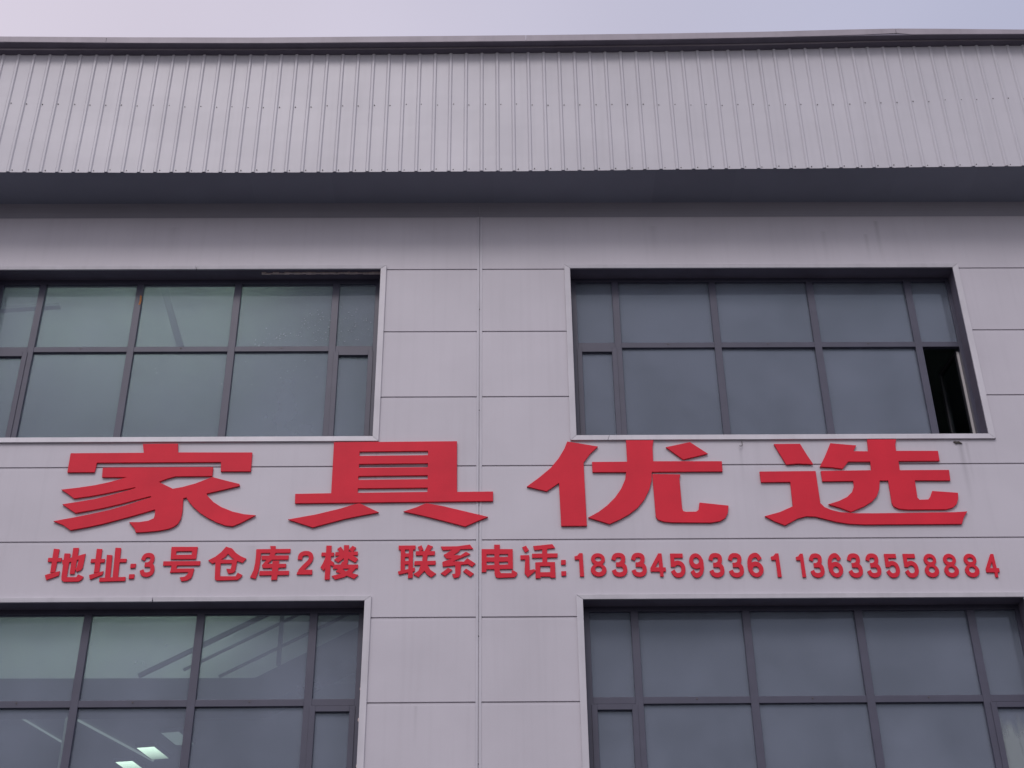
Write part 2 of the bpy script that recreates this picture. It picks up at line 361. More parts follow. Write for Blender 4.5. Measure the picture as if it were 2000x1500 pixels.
# fascia of ribbed sheet -----------------------------------------------
def lerp(t, x):
    if x <= t[0][0]: return t[0][1]
    for (a, va), (b, vb) in zip(t, t[1:]):
        if x <= b: return va+(vb-va)*(x-a)/(b-a)
    return t[-1][1]
ZB = [(-15.6, 14.285), (-6.65, 14.262), (-4.9, 14.246), (-3.2, 14.246), (-.2, 14.257), (3.72, 14.295), (7.2, 14.33), (15.2, 14.36)]
ZT = [(-15.6, 16.44), (-6.97, 16.43), (-3.4, 16.415), (-.2, 16.44), (3.95, 16.50), (7.66, 16.575), (15.2, 16.60)]
RB = [(-40, -6.974-40*.2202), (0, -6.974), (27, -1.046), (50, 4.036), (65, 7.426), (105, 7.426+40*.222)]
ribs = [lerp(RB, n) for n in range(-38, 99)]
ribs = [r for r in ribs if XL+.06 < r < XR-.06]
bm = bmesh.new(); prof = [(XL, 0)]
for r in ribs:
    prof += [(r-.028, 0), (r-.012, -.018), (r+.012, -.018), (r+.028, 0)]
    prof += [(r+.085, 0), (r+.088, -.0018), (r+.094, -.0018), (r+.097, 0)] if False else []
prof.append((XR, 0))
NZ = 8; rows = []
for k in range(NZ+1):
    t = k/NZ; rw = []
    for x, y in prof:
        z = lerp(ZB, x)*(1-t)+(lerp(ZT, x)+.04)*t
        wob = .0025*math.sin(x*1.7+k*1.3)+.0015*math.sin(x*5.1-k*.7)
        rw.append(bm.verts.new((x, FY+y+wob, z)))
    rows.append(rw)
for a, b in zip(rows, rows[1:]):
    for i in range(len(prof)-1): bm.faces.new((a[i], a[i+1], b[i+1], b[i]))
fas = obj('eaves_fascia', bm, 'fascia', B)
sd = fas.modifiers.new('sheet', 'SOLIDIFY'); sd.thickness = .0035; sd.offset = 0
# drip edge angle behind the sheet
boxes('fascia_rail', [(XL, XR, FY+.012, FY+.05, 14.35, 14.40), (XL, XR, FY+.012, FY+.05, 15.44, 15.49), (XL, XR, FY+.012, FY+.05, 16.3, 16.35)], 'innerdark', B)
# soffit sheet, its front edge following the fascia
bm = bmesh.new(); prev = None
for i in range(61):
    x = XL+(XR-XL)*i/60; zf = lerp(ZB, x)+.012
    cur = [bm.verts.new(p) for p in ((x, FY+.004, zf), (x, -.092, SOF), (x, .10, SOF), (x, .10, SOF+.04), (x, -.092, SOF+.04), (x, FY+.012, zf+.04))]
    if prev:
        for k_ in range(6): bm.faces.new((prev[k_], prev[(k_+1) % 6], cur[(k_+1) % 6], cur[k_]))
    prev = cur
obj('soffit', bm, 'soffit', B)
# screws
ZS = [(-7, 15.51), (-6.69, 15.50), (-3.41, 15.425), (-1, 15.475), (2.3, 15.465), (4.06, 15.45), (5.5, 15.50), (7.2, 15.58)]
pts = []
for r in ribs:
    pts.append((abs(r), r+.047+random.uniform(-.006, .006), lerp(ZS, r)+random.uniform(-.012, .012)))
    pts.append((abs(r), r+.052+random.uniform(-.008, .008), lerp(ZB, r)+.038+random.uniform(-.008, .008)))
pts.sort()
def screw_bm(bm, x, z):
    bmesh.ops.create_cone(bm, cap_ends=True, segments=8, radius1=.0085, radius2=.0065, depth=.008,
                          matrix=Matrix.Translation((x, FY-.0055, z)) @ Matrix.Rotation(math.pi/2, 4, 'X'))
for _, x, z in pts[:100]:
    b_ = bmesh.new(); screw_bm(b_, x, z); obj('screw', b_, 'screw', fas)
b_ = bmesh.new()
for _, x, z in pts[100:]: screw_bm(b_, x, z)
o = obj('screw', b_, 'screw', fas); o['kind'] = 'stuff'

# coping above the fascia ------------------------------------------------
ZTOP = [(-15.6, 16.60), (-7, 16.601), (-5.18, 16.583), (-3.37, 16.576), (-1.19, 16.599), (.47, 16.618), (2.47, 16.651), (3.94, 16.686), (5.05, 16.726), (5.79, 16.745), (6.52, 16.74), (7.63, 16.723), (15.2, 16.71)]
ZBOT = [(-15.6, 16.505), (-6.98, 16.505), (-5.17, 16.482), (-3.36, 16.475), (-1.19, 16.493), (.47, 16.511), (2.46, 16.544), (3.93, 16.583), (5.03, 16.616), (5.77, 16.633), (6.5, 16.640), (7.6, 16.646), (15.2, 16.65)]
ZLIP = [(-15.6, 16.45), (-7.0, 16.445), (-5.19, 16.438), (-3.37, 16.436), (-1.19, 16.453), (2.47, 16.504), (3.94, 16.533), (5.79, 16.597), (7.64, 16.616), (15.2, 16.63)]
def loft(bm, f, xs):
    prev = None
    for x in xs:
        cur = [bm.verts.new((x, y, z)) for y, z in f(x)]
        if prev:
            for i in range(len(cur)): bm.faces.new((prev[i], prev[(i+1) % len(cur)], cur[(i+1) % len(cur)], cur[i]))
        else: bm.faces.new(cur[::-1])
        prev = cur
    bm.faces.new(prev)
def xr(a, b, n): return [a+(b-a)*i/n for i in range(n+1)]
def gutter(x):                                       # stepped gutter nose under the capping
    zl, zb = lerp(ZLIP, x), lerp(ZBOT, x)
    return [(FY-.005, zl-.012), (FY-.085, zl), (FY-.085, zl+.030), (FY-.195, zb-.012), (FY-.195, zb+.02), (FY+.3, zb+.02), (FY+.3, zl-.012)]
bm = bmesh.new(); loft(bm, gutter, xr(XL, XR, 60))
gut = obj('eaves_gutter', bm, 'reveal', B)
bm = bmesh.new()
loft(bm, lambda x: [(FY-.088, lerp(ZLIP, x)+.004), (FY-.094, lerp(ZLIP, x)+.004), (FY-.094, lerp(ZLIP, x)+.032), (FY-.088, lerp(ZLIP, x)+.032)], xr(XL, XR, 60))
obj('gutter_lip', bm, 'coping', B)
cuts = [XL, -9.4, -5.489, .468, 5.78, 11.0, XR]
for k, (a, b) in enumerate(zip(cuts, cuts[1:])):
    def cap(x, a=a, b=b):
        zt, zb = lerp(ZTOP, x), lerp(ZBOT, x)
        lift = 0
        if 4.6 < x < 5.79: lift = .030*((x-4.6)/1.18)**2            # the sheet end that has sprung loose
        y = FY-.20
        return [(y, zb+lift-.004), (y-.003, zt), (FY+.5, zt+.05), (FY+.5, zt+.03), (y+.004, zt-.01), (y+.004, zb+lift)]
    bm = bmesh.new(); loft(bm, cap, xr(a+.003, b-.003, 24)); obj('roof_capping', bm, 'coping', B)

# body behind: end walls, floors, roof, partition --------------------------
DP = 12.0
boxes('interior_wall', [(XL, XR, DP, DP+.2, 0, 16.5), (XL, XL+.2, .14, DP, 0, 14.2), (XR-.2, XR, .14, DP, 0, 14.2), (-.33, -.08, .30, DP, 0, 14.4)], 'inner', B)
boxes('floor_slab', [(XL+.2, XR-.2, .30, DP, 9.2, 9.6), (XL+.2, XR-.2, .30, DP, 4.3, 4.7)], 'inner', B)
boxes('roof', [(XL, XR, -.2, DP+.2, 16.36, 16.44)], 'coping', B)
boxes('roof_deck', [(XL, XR, .14, DP, 14.36, 14.5)], 'inner', B)
boxes('gable_cladding', [(XL, XL+.02, FY+.02, DP, 14.3, 16.4), (XR-.02, XR, FY+.02, DP, 14.3, 16.4)], 'fascia', B)

GLYPHS = {
'家': ([[(-4.389,10.447),(-3.952,10.45),(-3.938,10.324),(-3.015,10.319),(-3.01,10.051),(-3.381,10.053),(-3.391,10.184),(-4.922,10.182),(-4.931,10.05),(-5.267,10.049),(-5.267,10.319),(-4.361,10.321)],[(-4.84,10.113),(-3.48,10.114),(-3.478,9.987),(-3.927,9.985),(-4.027,9.954),(-4.125,9.909),(-3.942,9.814),(-3.834,9.836),(-3.674,9.886),(-3.477,9.975),(-3.306,9.924),(-3.133,9.876),(-3.126,9.851),(-3.294,9.803),(-3.522,9.745),(-3.508,9.714),(-3.428,9.629),(-3.325,9.559),(-3.183,9.497),(-3.043,9.461),(-2.895,9.445),(-2.983,9.394),(-3.073,9.339),(-3.164,9.298),(-3.246,9.307),(-3.359,9.35),(-3.474,9.412),(-3.576,9.481),(-3.667,9.564),(-3.73,9.638),(-3.763,9.692),(-3.8,9.68),(-3.795,9.585),(-3.791,9.493),(-3.799,9.401),(-3.825,9.338),(-3.868,9.297),(-3.932,9.267),(-4.038,9.244),(-4.184,9.228),(-4.318,9.221),(-4.342,9.276),(-4.418,9.362),(-4.296,9.361),(-4.19,9.378),(-4.126,9.411),(-4.119,9.464),(-4.124,9.53),(-4.336,9.459),(-4.531,9.398),(-4.713,9.343),(-4.896,9.298),(-5.106,9.256),(-5.205,9.326),(-5.332,9.379),(-5.079,9.431),(-4.882,9.476),(-4.685,9.525),(-4.489,9.588),(-4.32,9.652),(-4.189,9.698),(-4.201,9.713),(-4.363,9.666),(-4.559,9.606),(-4.744,9.556),(-4.902,9.522),(-5.081,9.487),(-5.171,9.546),(-5.26,9.608),(-5.07,9.641),(-4.87,9.68),(-4.66,9.739),(-4.502,9.789),(-4.397,9.826),(-4.405,9.836),(-4.585,9.794),(-4.771,9.749),(-4.944,9.714),(-5.128,9.686),(-5.209,9.747),(-5.304,9.809),(-5.099,9.835),(-4.898,9.869),(-4.738,9.908),(-4.606,9.949),(-4.527,9.977),(-4.831,9.979)]], []),
'具': ([[(-2.008,10.46),(-0.47,10.468),(-0.462,9.752),(-0.02,9.755),(-0.021,9.623),(-2.435,9.605),(-2.441,9.735),(-2.002,9.742)],[(-1.644,9.601),(-1.406,9.476),(-1.609,9.436),(-1.825,9.387),(-2.025,9.328),(-2.199,9.277),(-2.505,9.386),(-2.169,9.453),(-1.887,9.528),(-1.699,9.592)],[(-0.835,9.599),(-0.628,9.557),(-0.409,9.497),(-0.08,9.408),(-0.216,9.348),(-0.359,9.279),(-0.598,9.35),(-0.872,9.428),(-1.113,9.486),(-0.957,9.543)]], [[(-1.682,10.324),(-0.83,10.331),(-0.829,10.27),(-1.682,10.264)],[(-1.681,10.148),(-0.826,10.153),(-0.828,10.1),(-1.678,10.095)],[(-1.68,9.978),(-0.825,9.985),(-0.826,9.933),(-1.68,9.925)],[(-1.679,9.806),(-0.823,9.812),(-0.825,9.754),(-1.678,9.746)]]),
'优': ([[(0.91,10.457),(1.293,10.383),(1.193,10.282),(1.104,10.154),(1.113,9.28),(0.802,9.279),(0.791,9.868),(0.636,9.754),(0.393,9.821),(0.554,9.951),(0.697,10.085),(0.798,10.22),(0.872,10.356)],[(1.648,10.471),(1.992,10.469),(1.976,10.375),(1.97,10.169),(2.825,10.165),(2.822,10.02),(1.942,10.019),(1.935,9.896),(1.899,9.771),(1.829,9.634),(1.74,9.521),(1.639,9.437),(1.512,9.361),(1.387,9.303),(1.131,9.392),(1.257,9.465),(1.371,9.557),(1.472,9.664),(1.554,9.788),(1.609,9.914),(1.626,10.016),(1.21,10.018),(1.209,10.162),(1.647,10.164)],[(2.449,10.441),(2.661,10.273),(2.346,10.191),(2.14,10.369)],[(1.948,9.988),(2.296,9.981),(2.28,9.926),(2.283,9.521),(2.293,9.475),(2.327,9.464),(2.45,9.466),(2.482,9.489),(2.501,9.589),(2.853,9.545),(2.835,9.441),(2.799,9.377),(2.727,9.333),(2.616,9.314),(2.152,9.32),(2.044,9.332),(1.977,9.362),(1.955,9.4)]], []),
'选': ([[(3.498,10.408),(3.829,10.41),(3.899,10.244),(3.96,10.116),(3.765,10.126),(3.623,10.114)],[(4.209,10.416),(4.533,10.382),(4.484,10.301),(4.671,10.297),(4.681,10.467),(5.046,10.466),(5.025,10.392),(5.021,10.302),(5.546,10.299),(5.543,10.156),(5.029,10.155),(5.025,10.026),(5.638,10.027),(5.629,9.878),(5.189,9.881),(5.183,9.644),(5.206,9.613),(5.311,9.617),(5.341,9.651),(5.381,9.734),(5.693,9.707),(5.683,9.626),(5.652,9.553),(5.596,9.504),(5.508,9.479),(5.039,9.478),(4.931,9.491),(4.874,9.524),(4.857,9.569),(4.859,9.881),(4.754,9.881),(4.729,9.756),(4.688,9.667),(4.615,9.59),(4.508,9.523),(4.34,9.451),(4.217,9.507),(4.074,9.557),(4.215,9.603),(4.319,9.657),(4.391,9.726),(4.423,9.805),(4.426,9.877),(4.042,9.874),(4.04,10.02),(4.671,10.028),(4.674,10.149),(4.4,10.15),(4.316,10.05),(4.179,10.072),(4.036,10.08),(4.114,10.219),(4.17,10.332)],[(3.28,10.016),(3.977,10.02),(3.981,9.573),(4.025,9.519),(4.103,9.48),(4.209,9.449),(4.372,9.433),(4.647,9.431),(5.198,9.436),(5.612,9.441),(5.763,9.451),(5.702,9.364),(5.666,9.279),(5.172,9.279),(4.487,9.278),(4.297,9.289),(4.137,9.318),(4.005,9.357),(3.899,9.388),(3.79,9.394),(3.677,9.364),(3.588,9.313),(3.515,9.273),(3.398,9.326),(3.279,9.399),(3.467,9.453),(3.638,9.532),(3.645,9.868),(3.283,9.866)]], []),
'地': ([[(-5.269,9.016),(-5.2,9.008),(-5.205,8.712),(-5.262,8.704)],[(-5.315,8.896),(-5.155,8.895),(-5.157,8.846),(-5.314,8.845)],[(-5.32,8.673),(-5.263,8.692),(-5.152,8.723),(-5.155,8.666),(-5.293,8.609)],[(-5.132,8.954),(-5.061,8.95),(-5.058,8.645),(-4.947,8.644),(-4.928,8.681),(-4.861,8.649),(-4.879,8.611),(-4.914,8.588),(-5.087,8.586),(-5.115,8.609),(-5.121,8.651)],[(-5.039,9.025),(-4.971,9.025),(-4.973,8.686),(-5.03,8.684)],[(-5.15,8.865),(-4.883,8.947),(-4.883,8.893),(-5.134,8.812)],[(-4.946,8.923),(-4.881,8.949),(-4.888,8.766),(-4.907,8.733),(-4.952,8.712),(-4.979,8.758),(-4.959,8.768),(-4.953,8.83)]], []),
'址': ([[(-4.757,9.013),(-4.69,9.008),(-4.686,8.706),(-4.747,8.696)],[(-4.805,8.88),(-4.64,8.879),(-4.641,8.832),(-4.806,8.83)],[(-4.8,8.67),(-4.635,8.722),(-4.643,8.673),(-4.781,8.611)],[(-4.626,8.933),(-4.56,8.929),(-4.544,8.624),(-4.607,8.624)],[(-4.537,9.026),(-4.468,9.022),(-4.453,8.626),(-4.518,8.626)],[(-4.498,8.881),(-4.381,8.88),(-4.384,8.833),(-4.496,8.834)],[(-4.671,8.635),(-4.364,8.644),(-4.362,8.592),(-4.669,8.584)]], []),
':': ([[(-4.329,8.813),(-4.263,8.815),(-4.264,8.761),(-4.326,8.756)],[(-4.328,8.678),(-4.263,8.679),(-4.263,8.623),(-4.327,8.619)]], []),
'号': ([[(-3.869,9.033),(-3.555,9.031),(-3.559,8.871),(-3.862,8.87)],[(-3.944,8.843),(-3.503,8.843),(-3.504,8.788),(-3.942,8.786)],[(-3.838,8.802),(-3.775,8.802),(-3.778,8.748),(-3.567,8.749),(-3.576,8.673),(-3.59,8.624),(-3.635,8.593),(-3.701,8.583),(-3.728,8.634),(-3.67,8.644),(-3.639,8.674),(-3.633,8.701),(-3.849,8.695)]], [[(-3.804,8.973),(-3.614,8.974),(-3.619,8.929),(-3.804,8.927)]]),
'仓': ([[(-3.217,9.032),(-3.142,9.007),(-3.214,8.897),(-3.287,8.844),(-3.361,8.809),(-3.414,8.853),(-3.331,8.901),(-3.269,8.959)],[(-3.206,8.97),(-3.141,9.005),(-3.092,8.947),(-3.03,8.904),(-2.961,8.872),(-3.002,8.818),(-3.083,8.846),(-3.146,8.896),(-3.184,8.937)],[(-3.325,8.861),(-3.069,8.859),(-3.07,8.812),(-3.317,8.812)],[(-3.328,8.874),(-3.264,8.865),(-3.254,8.645),(-3.069,8.644),(-3.047,8.691),(-2.99,8.659),(-3.005,8.63),(-3.04,8.598),(-3.281,8.591),(-3.309,8.606),(-3.312,8.629)],[(-3.126,8.84),(-3.068,8.855),(-3.08,8.71),(-3.102,8.69),(-3.159,8.68),(-3.189,8.743),(-3.136,8.739),(-3.13,8.777)]], []),
'库': ([[(-2.692,9.037),(-2.626,9.036),(-2.62,8.982),(-2.678,8.983)],[(-2.852,8.995),(-2.444,8.998),(-2.446,8.946),(-2.838,8.945)],[(-2.854,8.992),(-2.793,8.989),(-2.794,8.817),(-2.804,8.711),(-2.829,8.609),(-2.897,8.629),(-2.863,8.722),(-2.852,8.818),(-2.851,8.925)],[(-2.785,8.91),(-2.46,8.912),(-2.461,8.857),(-2.78,8.856)],[(-2.676,8.961),(-2.615,8.961),(-2.645,8.87),(-2.705,8.804),(-2.482,8.803),(-2.483,8.754),(-2.756,8.747),(-2.771,8.785),(-2.702,8.881)],[(-2.647,8.843),(-2.569,8.843),(-2.572,8.71),(-2.577,8.597),(-2.645,8.595),(-2.644,8.71)],[(-2.791,8.711),(-2.441,8.711),(-2.442,8.658),(-2.792,8.654)]], []),
'楼': ([[(-2.019,9.038),(-1.956,9.038),(-1.955,8.596),(-2.015,8.596)],[(-2.071,8.947),(-1.921,8.946),(-1.923,8.9),(-2.072,8.901)],[(-2.022,8.909),(-1.973,8.866),(-2.004,8.781),(-2.032,8.708),(-2.073,8.753),(-2.045,8.813),(-2.024,8.877)],[(-1.965,8.853),(-1.912,8.812),(-1.929,8.768),(-1.973,8.791)],[(-1.809,9.043),(-1.748,9.042),(-1.75,8.811),(-1.802,8.811)],[(-1.907,8.951),(-1.639,8.958),(-1.638,8.911),(-1.907,8.904)],[(-1.887,8.994),(-1.845,9.024),(-1.803,8.962),(-1.844,8.935)],[(-1.706,9.034),(-1.661,9.009),(-1.702,8.952),(-1.749,8.981)],[(-1.823,8.929),(-1.772,8.902),(-1.865,8.815),(-1.918,8.853)],[(-1.773,8.908),(-1.715,8.922),(-1.632,8.862),(-1.661,8.814),(-1.706,8.838),(-1.761,8.875)],[(-1.922,8.789),(-1.628,8.787),(-1.63,8.738),(-1.924,8.733)],[(-1.817,8.83),(-1.75,8.813),(-1.807,8.726),(-1.762,8.696),(-1.619,8.653),(-1.665,8.602),(-1.769,8.65),(-1.888,8.695),(-1.852,8.756)],[(-1.716,8.747),(-1.65,8.744),(-1.702,8.673),(-1.787,8.625),(-1.892,8.596),(-1.935,8.642),(-1.828,8.67),(-1.753,8.707)]], []),
'联': ([[(-1.155,9.034),(-0.951,9.035),(-0.953,8.979),(-1.153,8.978)],[(-1.128,9.012),(-1.077,9.012),(-1.069,8.69),(-1.122,8.684)],[(-1.029,9.012),(-0.979,9.012),(-0.975,8.612),(-1.031,8.606)],[(-1.09,8.932),(-1.01,8.931),(-1.009,8.883),(-1.089,8.881)],[(-1.087,8.833),(-1.007,8.833),(-1.006,8.786),(-1.086,8.783)],[(-1.152,8.696),(-0.952,8.747),(-0.955,8.697),(-1.142,8.653)],[(-0.925,9.017),(-0.879,9.037),(-0.855,8.978),(-0.898,8.952)],[(-0.804,9.046),(-0.742,9.02),(-0.791,8.945),(-0.85,8.946)],[(-0.947,8.958),(-0.717,8.959),(-0.719,8.905),(-0.947,8.903)],[(-0.959,8.829),(-0.706,8.833),(-0.708,8.779),(-0.961,8.777)],[(-0.861,8.952),(-0.802,8.951),(-0.81,8.828),(-0.822,8.741),(-0.875,8.753),(-0.867,8.834)],[(-0.879,8.794),(-0.823,8.785),(-0.834,8.706),(-0.908,8.618),(-0.969,8.657),(-0.908,8.706)],[(-0.855,8.776),(-0.804,8.785),(-0.771,8.717),(-0.697,8.663),(-0.756,8.615),(-0.812,8.659),(-0.85,8.718)]], []),
'系': ([[(-0.651,9.019),(-0.455,9.02),(-0.3,9.043),(-0.26,8.985),(-0.455,8.979),(-0.626,8.969)],[(-0.616,8.909),(-0.561,8.941),(-0.498,8.987),(-0.412,8.982),(-0.435,8.949),(-0.494,8.905),(-0.411,8.902),(-0.347,8.949),(-0.294,8.916),(-0.453,8.846),(-0.506,8.818),(-0.602,8.791),(-0.623,8.819),(-0.517,8.856),(-0.581,8.861)],[(-0.629,8.812),(-0.453,8.823),(-0.346,8.817),(-0.293,8.788),(-0.452,8.772),(-0.622,8.754)],[(-0.331,8.864),(-0.231,8.792),(-0.273,8.752),(-0.373,8.817)],[(-0.474,8.785),(-0.405,8.785),(-0.409,8.657),(-0.43,8.616),(-0.488,8.604),(-0.51,8.658),(-0.472,8.663)],[(-0.558,8.739),(-0.505,8.712),(-0.594,8.634),(-0.645,8.667)],[(-0.344,8.729),(-0.25,8.661),(-0.292,8.621),(-0.379,8.692)]], []),
'电': ([[(-0.16,8.981),(0.212,8.979),(0.213,8.721),(-0.103,8.717),(-0.103,8.682),(-0.159,8.68)],[(-0.01,9.039),(0.058,9.039),(0.056,8.683),(0.074,8.666),(0.196,8.665),(0.202,8.711),(0.265,8.67),(0.254,8.632),(0.227,8.611),(0.026,8.605),(0.005,8.622),(-0.006,8.666)]], [[(-0.101,8.914),(-0.007,8.914),(-0.007,8.874),(-0.101,8.874)],[(0.051,8.914),(0.156,8.916),(0.155,8.878),(0.051,8.876)],[(-0.101,8.816),(-0.007,8.815),(-0.007,8.774),(-0.101,8.771)],[(0.05,8.815),(0.155,8.817),(0.155,8.778),(0.05,8.774)]]),
'话': ([[(0.326,9.004),(0.372,9.025),(0.408,8.961),(0.362,8.931)],[(0.303,8.898),(0.41,8.9),(0.411,8.704),(0.463,8.716),(0.484,8.696),(0.387,8.608),(0.35,8.664),(0.36,8.841),(0.303,8.84)],[(0.457,9.018),(0.689,9.043),(0.722,8.991),(0.472,8.963)],[(0.565,9.009),(0.624,9.008),(0.622,8.785),(0.565,8.785)],[(0.443,8.918),(0.75,8.921),(0.746,8.867),(0.442,8.861)],[(0.48,8.805),(0.715,8.808),(0.717,8.602),(0.657,8.602),(0.654,8.617),(0.537,8.618),(0.537,8.597),(0.48,8.597)]], [[(0.538,8.754),(0.657,8.753),(0.655,8.676),(0.536,8.675)]]),
';': ([[(0.787,8.834),(0.844,8.834),(0.842,8.772),(0.786,8.77)],[(0.786,8.687),(0.845,8.689),(0.843,8.628),(0.787,8.626)]], []),
}
DIGITS = [
 ('3', [(-4.211, 8.952), (-4.043, 8.951), (-4.21, 8.646)]),
 ('2', [(-2.351, 8.965), (-2.164, 8.964), (-2.35, 8.663)]),
 ('1', [(0.949, 8.923), (1.058, 8.922), (0.948, 8.617)]),
 ('8', [(1.137, 8.922), (1.326, 8.92), (1.137, 8.616)]),
 ('3', [(1.387, 8.92), (1.568, 8.919), (1.387, 8.615)]),
 ('3', [(1.623, 8.919), (1.799, 8.918), (1.623, 8.613)]),
 ('4', [(1.845, 8.918), (2.033, 8.916), (1.844, 8.612)]),
 ('5', [(2.091, 8.913), (2.265, 8.912), (2.09, 8.603)]),
 ('9', [(2.317, 8.912), (2.488, 8.911), (2.317, 8.602)]),
 ('3', [(2.549, 8.911), (2.723, 8.91), (2.549, 8.601)]),
 ('3', [(2.782, 8.909), (2.956, 8.908), (2.781, 8.599)]),
 ('6', [(3.008, 8.908), (3.195, 8.907), (3.008, 8.598)]),
 ('1', [(3.299, 8.906), (3.404, 8.906), (3.298, 8.596)]),
 ('1', [(3.598, 8.9), (3.695, 8.9), (3.597, 8.592)]),
 ('3', [(3.752, 8.899), (3.916, 8.898), (3.752, 8.591)]),
 ('6', [(3.97, 8.898), (4.144, 8.897), (3.969, 8.589)]),
 ('3', [(4.206, 8.897), (4.373, 8.896), (4.206, 8.588)]),
 ('3', [(4.428, 8.895), (4.593, 8.894), (4.428, 8.587)]),
 ('5', [(4.656, 8.894), (4.82, 8.893), (4.655, 8.585)]),
 ('5', [(4.88, 8.893), (5.046, 8.892), (4.879, 8.584)]),
 ('8', [(5.118, 8.891), (5.288, 8.89), (5.117, 8.582)]),
 ('8', [(5.351, 8.89), (5.525, 8.889), (5.35, 8.581)]),
 ('8', [(5.598, 8.889), (5.77, 8.888), (5.597, 8.58)]),
 ('4', [(5.846, 8.887), (6.01, 8.886), (5.845, 8.578)]),
]

# ------------------------------------------------------------------ red sign characters
PINYIN = {}
def stroke(pts, wd, closed=False):
    q = []; n = len(pts)
    for i, p in enumerate(pts):
        a = pts[i-1] if i else p; b = pts[i+1] if i < n-1 else p
        dx, dy = b[0]-a[0], b[1]-a[1]; l = math.hypot(dx, dy); q.append((p[0], p[1], -dy/l*wd/2, dx/l*wd/2))
    return [[(q[i][0]+q[i][2], q[i][1]+q[i][3]), (q[i+1][0]+q[i+1][2], q[i+1][1]+q[i+1][3]),
             (q[i+1][0]-q[i+1][2], q[i+1][1]-q[i+1][3]), (q[i][0]-q[i][2], q[i][1]-q[i][3])] for i in range(n-1)]
def ell(cx, cy, rx, ry, n=28): return [(cx+rx*math.cos(2*math.pi*i/n), cy+ry*math.sin(2*math.pi*i/n)) for i in range(n)]
def smooth(p, it=2):
    for _ in range(it):
        r = [p[0]]
        for a, b in zip(p, p[1:]): r += [(a[0]*.75+b[0]*.25, a[1]*.75+b[1]*.25), (a[0]*.25+b[0]*.75, a[1]*.25+b[1]*.75)]
        p = r + [p[-1]]
    return p
TPL = {   # numerals drawn in a box W wide and 217 high: (W, solids, holes)
 '8': (150, [ell(73, 57, 66, 57), ell(75, 157, 75, 60)], [ell(75, 57, 31, 20), ell(75, 149, 33, 27)]),
 '3': (148, stroke(smooth([(19, 64), (34, 24), (74, 16), (116, 26), (118, 62), (106, 92), (74, 106)]), 41) + stroke(smooth([(72, 104), (112, 108), (132, 134), (130, 182), (84, 202), (34, 192), (20, 156)]), 41) + [[(44, 86), (90, 86), (90, 127), (44, 127)]], []),
 '2': (150, stroke(smooth([(21, 78), (24, 34), (56, 17), (104, 18), (128, 42), (126, 78), (104, 108), (70, 140), (28, 190)]), 42) + [[(0, 217), (3, 200), (22, 173), (147, 173), (147, 217)]], []),
 '4': (157, [[(90, 2), (124, 2), (130, 132), (157, 132), (155, 171), (130, 171), (130, 217), (95, 217), (95, 172), (3, 172), (3, 138)]], [[(89, 74), (91, 132), (52, 132)]]),
 '5': (147, [[(3, 2), (130, 2), (130, 41), (42, 41), (40, 124), (2, 124)]] + stroke(smooth([(24, 112), (50, 90), (92, 86), (126, 112), (128, 168), (96, 200), (44, 200), (18, 156)]), 41), []),
 '6': (163, [ell(86, 146, 77, 71)] + stroke(smooth([(27, 160), (20, 100), (34, 40), (74, 16), (112, 16), (138, 58)]), 42), [ell(84, 149, 34, 31)]),
 '1': (90, [[(50, 0), (82, 0), (89, 217), (48, 217), (45, 62), (2, 62), (0, 30), (28, 24)]], []),
}
_w, _s, _h = TPL['6']; TPL['9'] = (_w, [[(_w-x, 217-y) for x, y in p] for p in _s], [[(_w-x, 217-y) for x, y in p] for p in _h])
def plate(name, solids, holes, thick=.030, yb=-.005):
    vs, fs = [], []
    for p in solids + holes:
        ar = sum(a[0]*b[1]-b[0]*a[1] for a, b in zip(p, p[1:]+p[:1]))
        if ar < 0: p = p[::-1]
        fs.append(list(range(len(vs), len(vs)+len(p)))); vs += [Vector(q) for q in p]
    v, e, f, ov, oe, of = delaunay_2d_cdt(vs, [], fs, 0, 1e-5, True)
    ns = len(solids); keep = []
    for tri, src in zip(f, of):
        if src and not any(s_ >= ns for s_ in src): keep.append(tri)
    bm = bmesh.new(); fr = {}; bk = {}
    def gv(d, i, y):
        if i not in d: d[i] = bm.verts.new((v[i][0], y, v[i][1]))
        return d[i]
    cnt = {}
    for t in keep:
        bm.faces.new([gv(fr, i, yb-thick) for i in t]); bm.faces.new([gv(bk, i, yb) for i in t][::-1])
        for a, b in zip(t, t[1:]+t[:1]): cnt.setdefault(frozenset((a, b)), []).append((a, b))
    for k, l_ in cnt.items():
        if len(l_) == 1:
            a, b = l_[0]; bm.faces.new((fr[b], fr[a], bk[a], bk[b]))
    # centre the object's origin on its own middle
    xs = [q.co.x for q in bm.verts]; zs = [q.co.z for q in bm.verts]
    c = Vector(((min(xs)+max(xs))/2, 0, min(zs)))
    for q in bm.verts: q.co -= c
    bmesh.ops.dissolve_limit(bm, angle_limit=.01, verts=bm.verts, edges=bm.edges)
    o = obj(name, bm, 'red', None, bevel=0.0025); o.location = c
    return o
big = {'家': 'leftmost of the four very large characters, wide roof stroke above fanned left sweeps',
       '具': 'second of the four very large characters, four slots in a box above two feet',
       '优': 'third of the four very large characters, with a loose diamond dot',
       '选': 'rightmost of the four very large characters, with a long bottom sweep'}
small = {'地': 'small red character 地, first of the address line', '址': 'small red character 址 just before the left colon',
         ':': 'red colon of two square dots between 址 and the 3', '号': 'small red character 号 right after the 3 in the address',
         '仓': 'small red character 仓 with a peaked roof stroke in the address', '库': 'small red character 库 just before the 2 in the address',
         '楼': 'small red character 楼, last of the address line', '联': 'small red character 联, first of the telephone line',
         '系': 'small red character 系 left of the vertical wall joint', '电': 'small red character 电 right of the vertical wall joint',
         '话': 'small red character 话 just before the right colon', ';': 'red colon of two square dots between 话 and the telephone number'}
